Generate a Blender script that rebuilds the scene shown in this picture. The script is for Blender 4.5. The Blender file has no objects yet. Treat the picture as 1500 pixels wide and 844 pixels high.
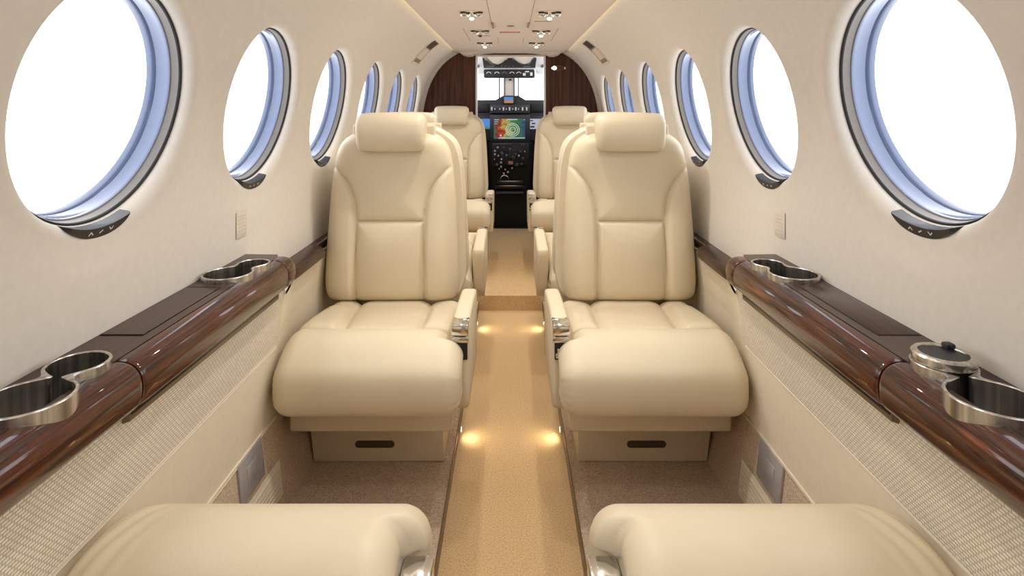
import bpy, bmesh, math, random
import numpy as np
from mathutils import Vector, Matrix
random.seed(7)
sc = bpy.context.scene
COL = sc.collection
PI = math.pi
F = 850.0; VX = 748.0; VY = 158.0; CZ = 1.10
def P(px, py, y):                      # photo pixel at depth y -> (X, Y, Z)
    return ((px - VX) * y / F, y, CZ - (py - VY) * y / F)

# ------------------------------------------------------------------ materials
def srgb(r, g, b):
    f = lambda c: (c / 255 / 12.92) if c / 255 <= .04045 else ((c / 255 + .055) / 1.055) ** 2.4
    return (f(r), f(g), f(b), 1)
class NT:
    def __init__(s, name):
        s.m = bpy.data.materials.new(name); s.m.use_nodes = True
        s.t = s.m.node_tree; s.n = s.t.nodes; s.l = s.t.links
        s.b = s.n['Principled BSDF']; s.out = s.n['Material Output']
    def add(s, kind, **kw):
        n = s.n.new(kind)
        for k, v in kw.items():
            if k in n.inputs.keys() if isinstance(k, str) else False: n.inputs[k].default_value = v
            else: setattr(n, k, v)
        return n
    def link(s, a, b): s.l.new(a, b)
    def coords(s, scale=(1, 1, 1), rot=(0, 0, 0), kind='Object'):
        tc = s.n.new('ShaderNodeTexCoord'); mp = s.n.new('ShaderNodeMapping')
        mp.inputs['Scale'].default_value = scale; mp.inputs['Rotation'].default_value = rot
        s.link(tc.outputs[kind], mp.inputs['Vector']); return mp.outputs['Vector']
    def ramp(s, fac, stops):
        r = s.n.new('ShaderNodeValToRGB'); e = r.color_ramp.elements
        while len(e) < len(stops): e.new(.5)
        for i, (p, c) in enumerate(stops): e[i].position = p; e[i].color = c
        s.link(fac, r.inputs['Fac']); return r.outputs['Color']
    def bump(s, h, strength, dist):
        b = s.n.new('ShaderNodeBump'); b.inputs['Strength'].default_value = strength; b.inputs['Distance'].default_value = dist
        s.link(h, b.inputs['Height']); s.link(b.outputs['Normal'], s.b.inputs['Normal'])
def plain(name, col, rough=.5, metal=0., coat=0., emit=None, es=0., spec=None):
    k = NT(name); b = k.b
    b.inputs['Base Color'].default_value = col; b.inputs['Roughness'].default_value = rough; b.inputs['Metallic'].default_value = metal
    b.inputs['Coat Weight'].default_value = coat
    if spec is not None: b.inputs['Specular IOR Level'].default_value = spec
    if emit: b.inputs['Emission Color'].default_value = emit; b.inputs['Emission Strength'].default_value = es
    n = k.n.new('ShaderNodeTexNoise'); n.inputs['Scale'].default_value = 60; n.inputs['Detail'].default_value = 3
    k.link(k.coords(), n.inputs['Vector'])
    r = k.ramp(n.outputs['Fac'], [(.3, tuple(c * .97 for c in col[:3]) + (1,)), (.7, tuple(min(1, c * 1.02) for c in col[:3]) + (1,))])
    k.link(r, b.inputs['Base Color'])
    return k.m
def leather(name, col):
    k = NT(name); k.b.inputs['Roughness'].default_value = .42; k.b.inputs['Specular IOR Level'].default_value = .35
    v = k.coords()
    n = k.n.new('ShaderNodeTexNoise'); n.inputs['Scale'].default_value = 9; n.inputs['Detail'].default_value = 2; k.link(v, n.inputs['Vector'])
    k.link(k.ramp(n.outputs['Fac'], [(.3, tuple(c * .96 for c in col[:3]) + (1,)), (.7, col)]), k.b.inputs['Base Color'])
    vo = k.n.new('ShaderNodeTexVoronoi'); vo.inputs['Scale'].default_value = 450; k.link(v, vo.inputs['Vector'])
    k.bump(vo.outputs['Distance'], .10, .001)
    return k.m
def carpet(name, a, b2):
    k = NT(name); k.b.inputs['Roughness'].default_value = .95; k.b.inputs['Specular IOR Level'].default_value = .1
    v = k.coords()
    n = k.n.new('ShaderNodeTexNoise'); n.inputs['Scale'].default_value = 230; n.inputs['Detail'].default_value = 4; n.inputs['Roughness'].default_value = .7; k.link(v, n.inputs['Vector'])
    k.link(k.ramp(n.outputs['Fac'], [(.32, a), (.68, b2)]), k.b.inputs['Base Color'])
    k.bump(n.outputs['Fac'], .7, .004)
    return k.m
def wood(name, dark, mid, light, scale, rough=.22, coat=.8, fig=1.0):
    k = NT(name); k.b.inputs['Roughness'].default_value = rough; k.b.inputs['Coat Weight'].default_value = coat; k.b.inputs['Coat Roughness'].default_value = .03; k.b.inputs['Specular IOR Level'].default_value = .15
    v = k.coords(scale)
    n = k.n.new('ShaderNodeTexNoise'); n.inputs['Scale'].default_value = 1; n.inputs['Detail'].default_value = 6; n.inputs['Roughness'].default_value = .62; n.inputs['Distortion'].default_value = .6 * fig; k.link(v, n.inputs['Vector'])
    k.link(k.ramp(n.outputs['Fac'], [(.30, dark), (.47, mid), (.56, dark), (.72, light)]), k.b.inputs['Base Color'])
    return k.m
def weave(name):
    k = NT(name); k.b.inputs['Roughness'].default_value = .8
    tc = k.n.new('ShaderNodeTexCoord'); sx = k.n.new('ShaderNodeSeparateXYZ'); cx = k.n.new('ShaderNodeCombineXYZ')
    k.link(tc.outputs['Object'], sx.inputs[0]); k.link(sx.outputs['Y'], cx.inputs['X']); k.link(sx.outputs['Z'], cx.inputs['Y'])
    br = k.n.new('ShaderNodeTexBrick'); k.link(cx.outputs[0], br.inputs['Vector'])
    br.inputs['Scale'].default_value = 1; br.inputs['Brick Width'].default_value = .0098; br.inputs['Row Height'].default_value = .0052
    br.inputs['Mortar Size'].default_value = .0011; br.inputs['Mortar Smooth'].default_value = .6
    br.inputs['Color1'].default_value = srgb(242, 236, 222); br.inputs['Color2'].default_value = srgb(230, 222, 206); br.inputs['Mortar'].default_value = srgb(192, 178, 156)
    n = k.n.new('ShaderNodeTexNoise'); n.inputs['Scale'].default_value = 150; k.link(cx.outputs[0], n.inputs['Vector'])
    mx = k.n.new('ShaderNodeMix'); mx.data_type = 'RGBA'; mx.blend_type = 'MULTIPLY'; mx.inputs[0].default_value = .15
    k.link(br.outputs['Color'], mx.inputs[6]); k.link(n.outputs['Color'], mx.inputs[7]); k.link(mx.outputs[2], k.b.inputs['Base Color'])
    iv = k.n.new('ShaderNodeMath'); iv.operation = 'SUBTRACT'; iv.inputs[0].default_value = 1; k.link(br.outputs['Fac'], iv.inputs[1])
    k.bump(iv.outputs[0], .5, .003)
    return k.m
def brushed_gleam(name, col, rough=.25):
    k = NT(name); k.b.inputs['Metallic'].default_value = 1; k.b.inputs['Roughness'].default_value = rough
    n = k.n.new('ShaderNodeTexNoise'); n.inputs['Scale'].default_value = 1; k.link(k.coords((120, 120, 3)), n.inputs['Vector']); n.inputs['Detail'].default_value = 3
    k.link(k.ramp(n.outputs['Fac'], [(.35, tuple(c * .62 for c in col[:3]) + (1,)), (.65, tuple(min(1, c * 1.15) for c in col[:3]) + (1,))]), k.b.inputs['Base Color'])  # upright streaks paint in reflections along with the brushing
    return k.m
def glass(name, tint=(1, 1, 1, 1), refl=.06):
    k = NT(name); k.n.remove(k.b)
    t = k.n.new('ShaderNodeBsdfTransparent'); t.inputs['Color'].default_value = tint
    g = k.n.new('ShaderNodeBsdfGlossy'); g.inputs['Roughness'].default_value = .02
    f = k.n.new('ShaderNodeLayerWeight'); f.inputs['Blend'].default_value = .06
    mx = k.n.new('ShaderNodeMixShader'); k.link(f.outputs['Facing'], mx.inputs[0]); k.link(t.outputs[0], mx.inputs[1]); k.link(g.outputs[0], mx.inputs[2])
    k.link(mx.outputs[0], k.out.inputs['Surface'])
    return k.m
def emis(name, col, st):
    k = NT(name); k.b.inputs['Base Color'].default_value = (0, 0, 0, 1)
    k.b.inputs['Emission Color'].default_value = col; k.b.inputs['Emission Strength'].default_value = st
    return k.m
def mapscreen(name):
    k = NT(name); k.b.inputs['Base Color'].default_value = (.01, .01, .012, 1); k.b.inputs['Roughness'].default_value = .2
    v = k.coords(kind='Generated')
    sx = k.n.new('ShaderNodeSeparateXYZ'); k.link(v, sx.inputs[0])
    n = k.n.new('ShaderNodeTexNoise'); n.inputs['Scale'].default_value = 4.5; n.inputs['Detail'].default_value = 4; k.link(v, n.inputs['Vector'])
    ad = k.n.new('ShaderNodeMath'); ad.operation = 'MULTIPLY_ADD'; k.link(n.outputs['Fac'], ad.inputs[0]); ad.inputs[1].default_value = .9; k.link(sx.outputs['X'], ad.inputs[2])
    sb = k.n.new('ShaderNodeMath'); sb.operation = 'SUBTRACT'; k.link(ad.outputs[0], sb.inputs[0]); sb.inputs[1].default_value = .45
    c = k.ramp(sb.outputs[0], [(0, srgb(60, 120, 90)), (.14, srgb(150, 40, 40)), (.24, srgb(190, 70, 40)), (.36, srgb(214, 196, 90)), (.5, srgb(140, 190, 100)), (.68, srgb(50, 130, 70)), (.82, srgb(60, 130, 80)), (1, srgb(40, 80, 130))])
    # range rings round the aircraft symbol
    px = k.n.new('ShaderNodeMath'); px.operation = 'SUBTRACT'; k.link(sx.outputs['X'], px.inputs[0]); px.inputs[1].default_value = .6
    pz = k.n.new('ShaderNodeMath'); pz.operation = 'MULTIPLY_ADD'; k.link(sx.outputs['Z'], pz.inputs[0]); pz.inputs[1].default_value = .65; pz.inputs[2].default_value = -.29
    cb = k.n.new('ShaderNodeCombineXYZ'); k.link(px.outputs[0], cb.inputs[0]); k.link(pz.outputs[0], cb.inputs[1])
    ln = k.n.new('ShaderNodeVectorMath'); ln.operation = 'LENGTH'; k.link(cb.outputs[0], ln.inputs[0])
    prev = c
    for rad in (.09, .155, .21):
        cm = k.n.new('ShaderNodeMath'); cm.operation = 'COMPARE'; k.link(ln.outputs['Value'], cm.inputs[0]); cm.inputs[1].default_value = rad; cm.inputs[2].default_value = .012
        mx = k.n.new('ShaderNodeMix'); mx.data_type = 'RGBA'; k.link(cm.outputs[0], mx.inputs[0]); k.link(prev, mx.inputs[6]); mx.inputs[7].default_value = srgb(226, 240, 222); prev = mx.outputs[2]
    k.link(prev, k.b.inputs['Emission Color']); k.b.inputs['Emission Strength'].default_value = .62
    return k.m

M = {}
M['leather'] = leather('cream_leather', srgb(215, 202, 176))
M['leather2'] = leather('cream_base_trim', srgb(212, 199, 175))
M['wall'] = plain('wall_cloth', srgb(227, 221, 213), .85, spec=.2)
M['ceil'] = plain('ceiling_cloth', srgb(224, 211, 201), .85, spec=.2)
M['seam'] = plain('seam_shadow_gap', srgb(150, 132, 115), .8)
M['panel'] = plain('lower_panel_vinyl', srgb(220, 210, 190), .5, spec=.3)
M['weave'] = weave('woven_panel_cloth')
M['carpet_side'] = carpet('side_carpet', srgb(166, 144, 124), srgb(222, 204, 182))
M['carpet_aisle'] = carpet('aisle_carpet', srgb(190, 157, 114), srgb(236, 205, 160))  # golden tone carries warm lamp light put into the carpet colour
M['wood'] = wood('walnut_gloss', srgb(24, 10, 7), srgb(84, 38, 18), srgb(132, 68, 32), (75, 2.0, 75), .3, .9)
M['wood_top'] = wood('walnut_satin', srgb(44, 28, 23), srgb(72, 48, 39), srgb(86, 58, 46), (90, 2.2, 60), .32, .35)
M['wood_wall'] = wood('walnut_upright', srgb(52, 28, 20), srgb(92, 54, 38), srgb(110, 64, 44), (30, 30, 1.2), .35, .4)
M['steel'] = brushed_gleam('brushed_steel', (.66, .63, .59, 1), .27)
M['chrome'] = plain('chrome', (.8, .79, .77, 1), .12, 1.)
M['well'] = brushed_gleam('cup_well_steel', (.62, .60, .57, 1), .26)
M['dark'] = plain('black_plastic', srgb(22, 22, 25), .4)
M['darkgloss'] = plain('black_gloss', srgb(26, 28, 34), .3, coat=.2)
M['rubber'] = plain('black_rubber', srgb(18, 18, 20), .5)
M['greyring'] = plain('grey_window_ring', srgb(128, 122, 118), .35)
M['bluering'] = plain('blue_tinted_acrylic', srgb(100, 116, 154), .16, coat=.5)
M['glass'] = glass('window_glass')
M['plate'] = plain('grey_plate', srgb(178, 176, 180), .3, .4)
M['slot'] = plain('slot_brown', srgb(70, 58, 42), .6)
M['lip'] = plain('bronze_lip', srgb(120, 104, 80), .4, .5)
M['bulb'] = emis('bulb_glow', (1, .88, .72, 1), 9)
M['cove'] = emis('cove_glow', (1, .80, .46, 1), 3.5)
M['floorlamp'] = emis('aisle_lamp_glow', (1, .78, .42, 1), 14)
M['white'] = plain('white_liner', srgb(232, 234, 238), .6)
M['greige'] = plain('greige_liner', srgb(222, 213, 202), .8)
M['cockpit'] = plain('cockpit_charcoal', srgb(44, 45, 54), .55)
M['cockpit2'] = plain('cockpit_black', srgb(16, 16, 19), .6)
M['cockgrey'] = plain('cockpit_grey', srgb(96, 96, 106), .5)
M['mark'] = plain('white_marks', srgb(216, 216, 216), .5)
M['red'] = plain('red_marks', srgb(196, 88, 74), .6)
M['map'] = mapscreen('map_screen')
M['sky_screen'] = emis('blue_screen', srgb(90, 150, 226), .8)
M['ground_screen'] = emis('amber_screen', srgb(214, 150, 90), .7)
M['white_screen'] = emis('white_screen', srgb(200, 208, 226), .7)
M['placard'] = plain('placard', srgb(226, 216, 203), .6)
M['placard_mark'] = plain('placard_mark', srgb(212, 203, 192), .6)

# ------------------------------------------------------------------ mesh helpers
def fix(me, angle=None):
    bm = bmesh.new(); bm.from_mesh(me)
    bmesh.ops.recalc_face_normals(bm, faces=bm.faces[:]); bm.to_mesh(me); bm.free()
def mesh(name, verts, faces, mat, parent=None, smooth=True, sharp=None, recalc=True):
    me = bpy.data.meshes.new(name)
    me.from_pydata([tuple(map(float, v)) for v in verts], [], [tuple(f) for f in faces]); me.update()
    if recalc: fix(me)
    return link(name, me, mat, parent, smooth, sharp)
def link(name, me, mat, parent=None, smooth=True, sharp=None):
    for m in (mat if isinstance(mat, (list, tuple)) else [mat]): me.materials.append(m)
    if smooth:
        for p in me.polygons: p.use_smooth = True
        if sharp: me.set_sharp_from_angle(angle=math.radians(sharp))
    o = bpy.data.objects.new(name, me); COL.objects.link(o)
    if parent: o.parent = parent
    return o
def bobj(name, bm, mat, parent=None, smooth=True, sharp=35, recalc=True):
    if recalc: bmesh.ops.recalc_face_normals(bm, faces=bm.faces[:])
    me = bpy.data.meshes.new(name); bm.to_mesh(me); bm.free()
    return link(name, me, mat, parent, smooth, sharp)
def add_box(bm, x0, x1, y0, y1, z0, z1, bev=0, seg=2, mi=0):
    r = bmesh.ops.create_cube(bm, size=1)
    for v in r['verts']:
        v.co = Vector((x0 + (v.co.x + .5) * (x1 - x0), y0 + (v.co.y + .5) * (y1 - y0), z0 + (v.co.z + .5) * (z1 - z0)))
    fs = {f for v in r['verts'] for f in v.link_faces}
    for f in fs: f.material_index = mi
    if bev:
        es = list({e for v in r['verts'] for e in v.link_edges})
        bmesh.ops.bevel(bm, geom=es, offset=bev, segments=seg, affect='EDGES', profile=.5)
def box(name, x0, x1, y0, y1, z0, z1, mat, parent=None, bev=.002, seg=2):
    bm = bmesh.new(); add_box(bm, min(x0, x1), max(x0, x1), min(y0, y1), max(y0, y1), min(z0, z1), max(z0, z1), bev, seg)
    return bobj(name, bm, mat, parent)
def lathe(name, prof, mat, parent=None, n=40, ax='Z', loc=(0, 0, 0), sx=1, sy=1, sharp=40):
    vs, fs = [], []
    for r, h in prof:
        for i in range(n):
            a = 2 * PI * i / n; c, s_ = r * math.cos(a) * sx, r * math.sin(a) * sy
            p = (c, s_, h) if ax == 'Z' else ((c, h, s_) if ax == 'Y' else (h, c, s_))
            vs.append((p[0] + loc[0], p[1] + loc[1], p[2] + loc[2]))
    for k in range(len(prof) - 1):
        for i in range(n):
            j = (i + 1) % n; fs.append((k * n + i, k * n + j, (k + 1) * n + j, (k + 1) * n + i))
    if prof[0][0] > 1e-6: fs.append(tuple(range(n)))
    if prof[-1][0] > 1e-6: fs.append(tuple((len(prof) - 1) * n + i for i in range(n)))
    return mesh(name, vs, fs, mat, parent, True, sharp)
def spline(pts, n, closed=True):
    p = np.array(pts, float); m = len(p); out = []
    segs = m if closed else m - 1
    for k in range(n if closed else n):
        t = k / (n if closed else n - 1) * segs; i = min(int(t), segs - 1); f = t - i
        g = (lambda q: p[q % m]) if closed else (lambda q: p[max(0, min(m - 1, q))])
        a, b, c, d = g(i - 1), g(i), g(i + 1), g(i + 2)
        out.append(.5 * ((2 * b) + (c - a) * f + (2 * a - 5 * b + 4 * c - d) * f * f + (3 * b - a - 3 * c + d) * f ** 3))
    return np.array(out)
def puffy(name, prof, x0, x1, R, mat, parent=None, s=1, nseg=8, mid=12, post=None, smooth=True):
    """closed (y,z) profile run along x with rounded ends; x0/x1 numbers or functions of y,z"""
    pr = np.array(prof, float); n = len(pr)
    area = np.sum(pr[:, 0] * np.roll(pr[:, 1], -1) - np.roll(pr[:, 0], -1) * pr[:, 1])
    d = np.roll(pr, -1, 0) - np.roll(pr, 1, 0); d /= np.linalg.norm(d, axis=1)[:, None] + 1e-9
    nr = np.stack([d[:, 1], -d[:, 0]], 1) * (1 if area > 0 else -1)
    fx0 = x0 if callable(x0) else (lambda y, z: np.full(n, x0)); fx1 = x1 if callable(x1) else (lambda y, z: np.full(n, x1))
    a0, a1 = fx0(pr[:, 0], pr[:, 1]), fx1(pr[:, 0], pr[:, 1])
    st = []
    for k in range(nseg): st.append((0, PI / 2 * (1 - k / nseg)))
    for k in range(mid + 1): st.append((1, k / mid))
    for k in range(1, nseg + 1): st.append((2, PI / 2 * k / nseg))
    rows = []
    for kind, t in st:
        if kind == 1: q = pr; x = (a0 + R) * (1 - t) + (a1 - R) * t
        else:
            q = pr - nr * R * (1 - math.cos(t))
            x = (a0 + R - R * math.sin(t)) if kind == 0 else (a1 - R + R * math.sin(t))
        rows.append(np.stack([x, q[:, 0], q[:, 1]], 1))
    V = np.concatenate(rows); m = len(rows)
    if post is not None: V = post(V)
    V = V * np.array([s, 1, 1])
    fs = []
    for k in range(m - 1):
        for i in range(n):
            j = (i + 1) % n; fs.append((k * n + i, k * n + j, (k + 1) * n + j, (k + 1) * n + i))
    fs.append(tuple(range(n))); fs.append(tuple((m - 1) * n + i for i in range(n)))
    return mesh(name, V, fs, mat, parent, smooth)
def rrect(y0, y1, z0, z1, r, n=6):
    out = []
    for cx, cz, a0 in ((y1 - r, z1 - r, 0), (y0 + r, z1 - r, 90), (y0 + r, z0 + r, 180), (y1 - r, z0 + r, 270)):
        for k in range(n + 1):
            a = math.radians(a0 + 90 * k / n); out.append((cx + r * math.cos(a), cz + r * math.sin(a)))
    return out
def prism(name, poly, y0, y1, mat, parent=None, sharp=30):        # (x,z) polygon run along y
    n = len(poly); vs = [(x, y0, z) for x, z in poly] + [(x, y1, z) for x, z in poly]
    fs = [tuple(range(n)), tuple(range(n, 2 * n))] + [(i, (i + 1) % n, n + (i + 1) % n, n + i) for i in range(n)]
    return mesh(name, vs, fs, mat, parent, True, sharp)
def xprism(name, poly, x0, x1, mat, parent=None, sharp=30):       # (y,z) polygon run along x
    n = len(poly); vs = [(x0, y, z) for y, z in poly] + [(x1, y, z) for y, z in poly]
    fs = [tuple(range(n)), tuple(range(n, 2 * n))] + [(i, (i + 1) % n, n + (i + 1) % n, n + i) for i in range(n)]
    return mesh(name, vs, fs, mat, parent, True, sharp)
def tag(o, label, cat=None, group=None, kind=None):
    if label: o['label'] = label
    if cat: o['category'] = cat
    if group: o['group'] = group
    if kind: o['kind'] = kind
    return o
def empty(name, loc, label=None, cat=None, group=None, kind=None, rz=0):
    o = bpy.data.objects.new(name, None); COL.objects.link(o); o.location = loc; o.rotation_euler = (0, 0, rz); o.empty_display_size = .05
    return tag(o, label, cat, group, kind)
def copy_tree(o, parent=None):
    c = o.copy(); COL.objects.link(c)
    if parent is not None: c.parent = parent
    for ch in list(o.children): copy_tree(ch, c)
    return c

# ------------------------------------------------------------------ fuselage profile
WMAX = .685; ZB = .80; HT = .79; NE = 2.8
zz = np.concatenate([np.linspace(-.02, ZB, 60), ZB + HT * np.sin(np.linspace(0, PI / 2, 400)[1:])])
xx = np.where(zz <= ZB, WMAX, WMAX * np.clip(1 - np.clip((zz - ZB) / HT, 0, 1) ** NE, 0, 1) ** (1 / NE))
ss = np.concatenate([[0], np.cumsum(np.hypot(np.diff(xx), np.diff(zz)))])
WC = 1.105
s_c = np.interp(WC, zz, ss)
def prof(s):
    return np.interp(s + s_c, ss, xx), np.interp(s + s_c, ss, zz)
SMIN, SMAX = -s_c, ss[-1] - s_c
def wall_x(z): return float(np.interp(z, zz, xx))
RW = .208; RD = .286; PITCH = .582; HP = PITCH / 2; HS = HP
lo, hi = prof(-RW), prof(RW)
ch = np.array([hi[0] - lo[0], hi[1] - lo[1]]); ch /= np.linalg.norm(ch)          # up direction in (x,z)
nout = np.array([ch[1], -ch[0]])                                                   # outward
cc = np.array([(lo[0] + hi[0]) / 2 + .006, (lo[1] + hi[1]) / 2]) + ch * .004
def wpt(u, v, d):             # window plane: u along y, v up, d outward (right-hand side, x>0)
    q = cc + ch * v + nout * d
    return (q[0], u, q[1])
WINS = [.978 + PITCH * k for k in range(-3, 6)]
def sm(t): t = np.clip(t, 0, 1); return t * t * (3 - 2 * t)
DTH = .009
def build_wall(side):
    NA = 96; vs, fs = [], []
    rads = [RW + .024 * (1 - math.cos(t)) for t in np.linspace(0, PI / 2, 9)] + [.242, .256, .270, RD]
    dd = [(DTH + .021) * (1 - math.sin(t)) ** 1.0 for t in np.linspace(0, PI / 2, 9)]
    tops = set()
    for c in WINS:
        base = len(vs); nr = len(rads) + 2
        for ri in range(nr):
            for i in range(NA):
                a = 2 * PI * i / NA; ca, sa = math.cos(a), math.sin(a)
                sq = 1 / max(abs(ca) / HP, abs(sa) / HS)
                if ri < len(rads): r = min(rads[ri], sq - .001 * (len(rads) - ri))
                else: r = RD + (sq - RD) * ((ri - len(rads) + 1) / 2)
                u, v = r * ca, r * sa
                x, z = prof(v); w = float(sm((r - RW) / (RD - RW)))
                wx, _, wz = wpt(0, v, dd[ri] if ri < len(dd) else 0.)
                vs.append((x * w + wx * (1 - w), c + u, z * w + wz * (1 - w)))
        for ri in range(nr - 1):
            for i in range(NA):
                j = (i + 1) % NA; fs.append((base + ri * NA + i, base + ri * NA + j, base + (ri + 1) * NA + j, base + (ri + 1) * NA + i))
        for i in range(NA):
            a = 2 * PI * i / NA; ca, sa = math.cos(a), math.sin(a)
            if abs(sa) / HS >= abs(ca) / HP - 1e-9: tops.add(round(c + ca * HS / abs(sa), 6) if abs(abs(sa) / HS - abs(ca) / HP) > 1e-6 else round(c + math.copysign(HP, ca), 6))
    for c in WINS: tops.add(round(c - HP, 6)); tops.add(round(c + HP, 6))
    ys = sorted(tops)
    yy = [ys[0]]
    for y in ys[1:]:
        if y - yy[-1] > 1e-4: yy.append(y)
    def strip(svals, yl, shrink=None):
        base = len(vs); n = len(yl)
        for s_ in svals:
            x, z = prof(s_)
            for y in yl:
                k = 1 - (.028 * sm((y - 4.29) / .05) if y > 4.29 else 0)
                vs.append((x * k, y, CZ + (z - CZ) * k if z > CZ else z))
        for a in range(len(svals) - 1):
            for b in range(n - 1):
                fs.append((base + a * n + b, base + a * n + b + 1, base + (a + 1) * n + b + 1, base + (a + 1) * n + b))
    strip(np.linspace(HS, SMAX, 26), yy)
    strip(np.linspace(SMIN, -HS, 8), yy)
    ye = yy[-1]
    strip(np.concatenate([np.linspace(SMIN, -HS, 8), np.linspace(-HS, HS, 24)[1:], np.linspace(HS, SMAX, 26)[1:]]), [ye, 4.30, 4.31, 4.32, 4.33, 4.34, 4.36])
    strip(np.concatenate([np.linspace(SMIN, -HS, 8), np.linspace(-HS, HS, 24)[1:], np.linspace(HS, SMAX, 26)[1:]]), [-1.25, yy[0]])
    V = np.array(vs)
    if side < 0: V = V * np.array([-1, 1, 1])
    bm = bmesh.new(); bv = [bm.verts.new(v) for v in V]
    for f in fs:
        try: bm.faces.new([bv[i] for i in f])
        except ValueError: pass
    bmesh.ops.remove_doubles(bm, verts=bm.verts[:], dist=4e-4)
    nm = 'wall_left' if side < 0 else 'wall_right'
    o = bobj(nm, bm, M['wall'], None, True, 60)
    return tag(o, ('left' if side < 0 else 'right') + ' cream cabin side wall with a row of round windows', 'wall', None, 'structure')
WALL = {-1: build_wall(-1), 1: build_wall(1)}

# ------------------------------------------------------------------ windows
def wring(name, prof_, mat, parent, side, n=96):
    vs, fs = [], []
    for r, d in prof_:
        for i in range(n):
            a = 2 * PI * i / n; p = wpt(r * math.cos(a), r * math.sin(a), d); vs.append((side * p[0], p[1], p[2]))
    m = len(prof_)
    for k in range(m - 1):
        for i in range(n):
            j = (i + 1) % n; fs.append((k * n + i, k * n + j, (k + 1) * n + j, (k + 1) * n + i))
    return mesh(name, vs, fs, mat, parent, True, 40)
def window(side, c, idx):
    w = empty('window_%d' % idx, (0, c, 0), kind='structure')
    sd = 'left' if side < 0 else 'right'
    order = ['nearest', 'second', 'third', 'fourth', 'fifth', 'farthest']
    tag(w, 'round porthole window with blue tinted rim, %s along the %s wall' % (order[idx_of[c]] if c in idx_of else 'one behind the camera', sd), 'window', 'round cabin windows')
    R = RW
    wring('gasket', [(R + .002, DTH + .018), (R - .003, DTH + .018), (R - .004, DTH + .020), (R - .004, DTH + .0225), (R + .002, DTH + .024)], M['rubber'], w, side)
    wring('inner_frame', [(R + .002, DTH + .0225), (R - .003, DTH + .023), (R - .003, DTH + .026), (R - .0045, DTH + .037), (R - .007, DTH + .039), (R + .002, DTH + .041)], M['greyring'], w, side)
    wring('tinted_ring', [(R + .001, DTH + .038), (R - .0065, DTH + .038), (R - .0075, DTH + .043), (R - .0065, DTH + .045), (R - .008, DTH + .066), (R - .010, DTH + .068), (R - .012, DTH + .076), (R - .011, DTH + .084), (R + .001, DTH + .084)], M['bluering'], w, side)
    n = 64; vs, fs = [], []
    for d in (DTH + .077, DTH + .080):
        for i in range(n):
            a = 2 * PI * i / n; p = wpt((R - .010) * math.cos(a), (R - .010) * math.sin(a), d); vs.append((side * p[0], p[1], p[2]))
    fs = [tuple(range(n)), tuple(range(n, 2 * n))] + [(i, (i + 1) % n, n + (i + 1) % n, n + i) for i in range(n)]
    mesh('pane', vs, fs, M['glass'], w, False)
    # dimmer tab hanging from the bottom of the ring
    hw, nn = .074, 30; pts = []
    up = lambda u: -math.sqrt((R + .001) ** 2 - u * u)
    for k in range(nn + 1): u = hw * math.cos(PI * k / nn); pts.append((u, up(u) - .001 - .016 * (1 - (abs(u) / hw) ** 3.2) ** .6 if abs(u) < hw else up(u) - .001))
    for k in range(1, nn): u = -hw * math.cos(PI * k / nn); pts.append((u, up(u)))
    m = len(pts); vs = []
    for d, k in ((DTH + .016, 1), (DTH - .006, 1), (DTH - .010, .95)):
        cu, cv = 0, -R - .012
        for u, v in pts:
            p = wpt(cu + (u - cu) * k, cv + (v - cv) * k, d); vs.append((side * p[0], p[1], p[2]))
    fs = [tuple(range(m)), tuple(range(2 * m, 3 * m))]
    for L in (0, 1): fs += [(L * m + i, L * m + (i + 1) % m, (L + 1) * m + (i + 1) % m, (L + 1) * m + i) for i in range(m)]
    t = mesh('dimmer_tab', vs, fs, M['darkgloss'], w, True, 30)
    bm = bmesh.new()
    def stroke(u0, v0, u1, v1, th=.0011):
        u0, u1 = -side * u0, -side * u1
        dx, dv = u1 - u0, v1 - v0; L = math.hypot(dx, dv); nx, nv = -dv / L * th, dx / L * th
        q = [bm.verts.new((side * p[0], p[1], p[2])) for p in (wpt(u0 + nx, v0 + nv, DTH - .0106), wpt(u1 + nx, v1 + nv, DTH - .0106), wpt(u1 - nx, v1 - nv, DTH - .0106), wpt(u0 - nx, v0 - nv, DTH - .0106))]
        bm.faces.new(q)
    v0 = -R - .0075
    for u in (-.024,): stroke(u - .005, v0 - .003, u, v0 + .002); stroke(u, v0 + .002, u + .005, v0 - .003)
    stroke(-.004, v0 - .003, .004, v0 + .001)
    stroke(.019, v0 + .003, .024, v0 - .002); stroke(.024, v0 - .002, .029, v0 + .003)
    bobj('arrow_marks', bm, M['mark'], t, False)
    # portal for sampling the sky through this window
    ld = bpy.data.lights.new('sky_portal', 'AREA'); ld.shape = 'DISK'; ld.size = .38; ld.cycles.is_portal = True
    lo_ = bpy.data.objects.new('sky_portal', ld); COL.objects.link(lo_)
    p = wpt(c, 0, DTH + .095); lo_.location = (side * p[0], p[1], p[2])
    dirv = Vector((-side * nout[0], 0, -nout[1])); lo_.rotation_euler = dirv.to_track_quat('-Z', 'Y').to_euler()
    return w
idx_of = {c: i for i, c in enumerate([w for w in WINS if w > .9])}
wi = 1
for side in (-1, 1):
    for c in WINS:
        window(side, c, wi); wi += 1

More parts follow.
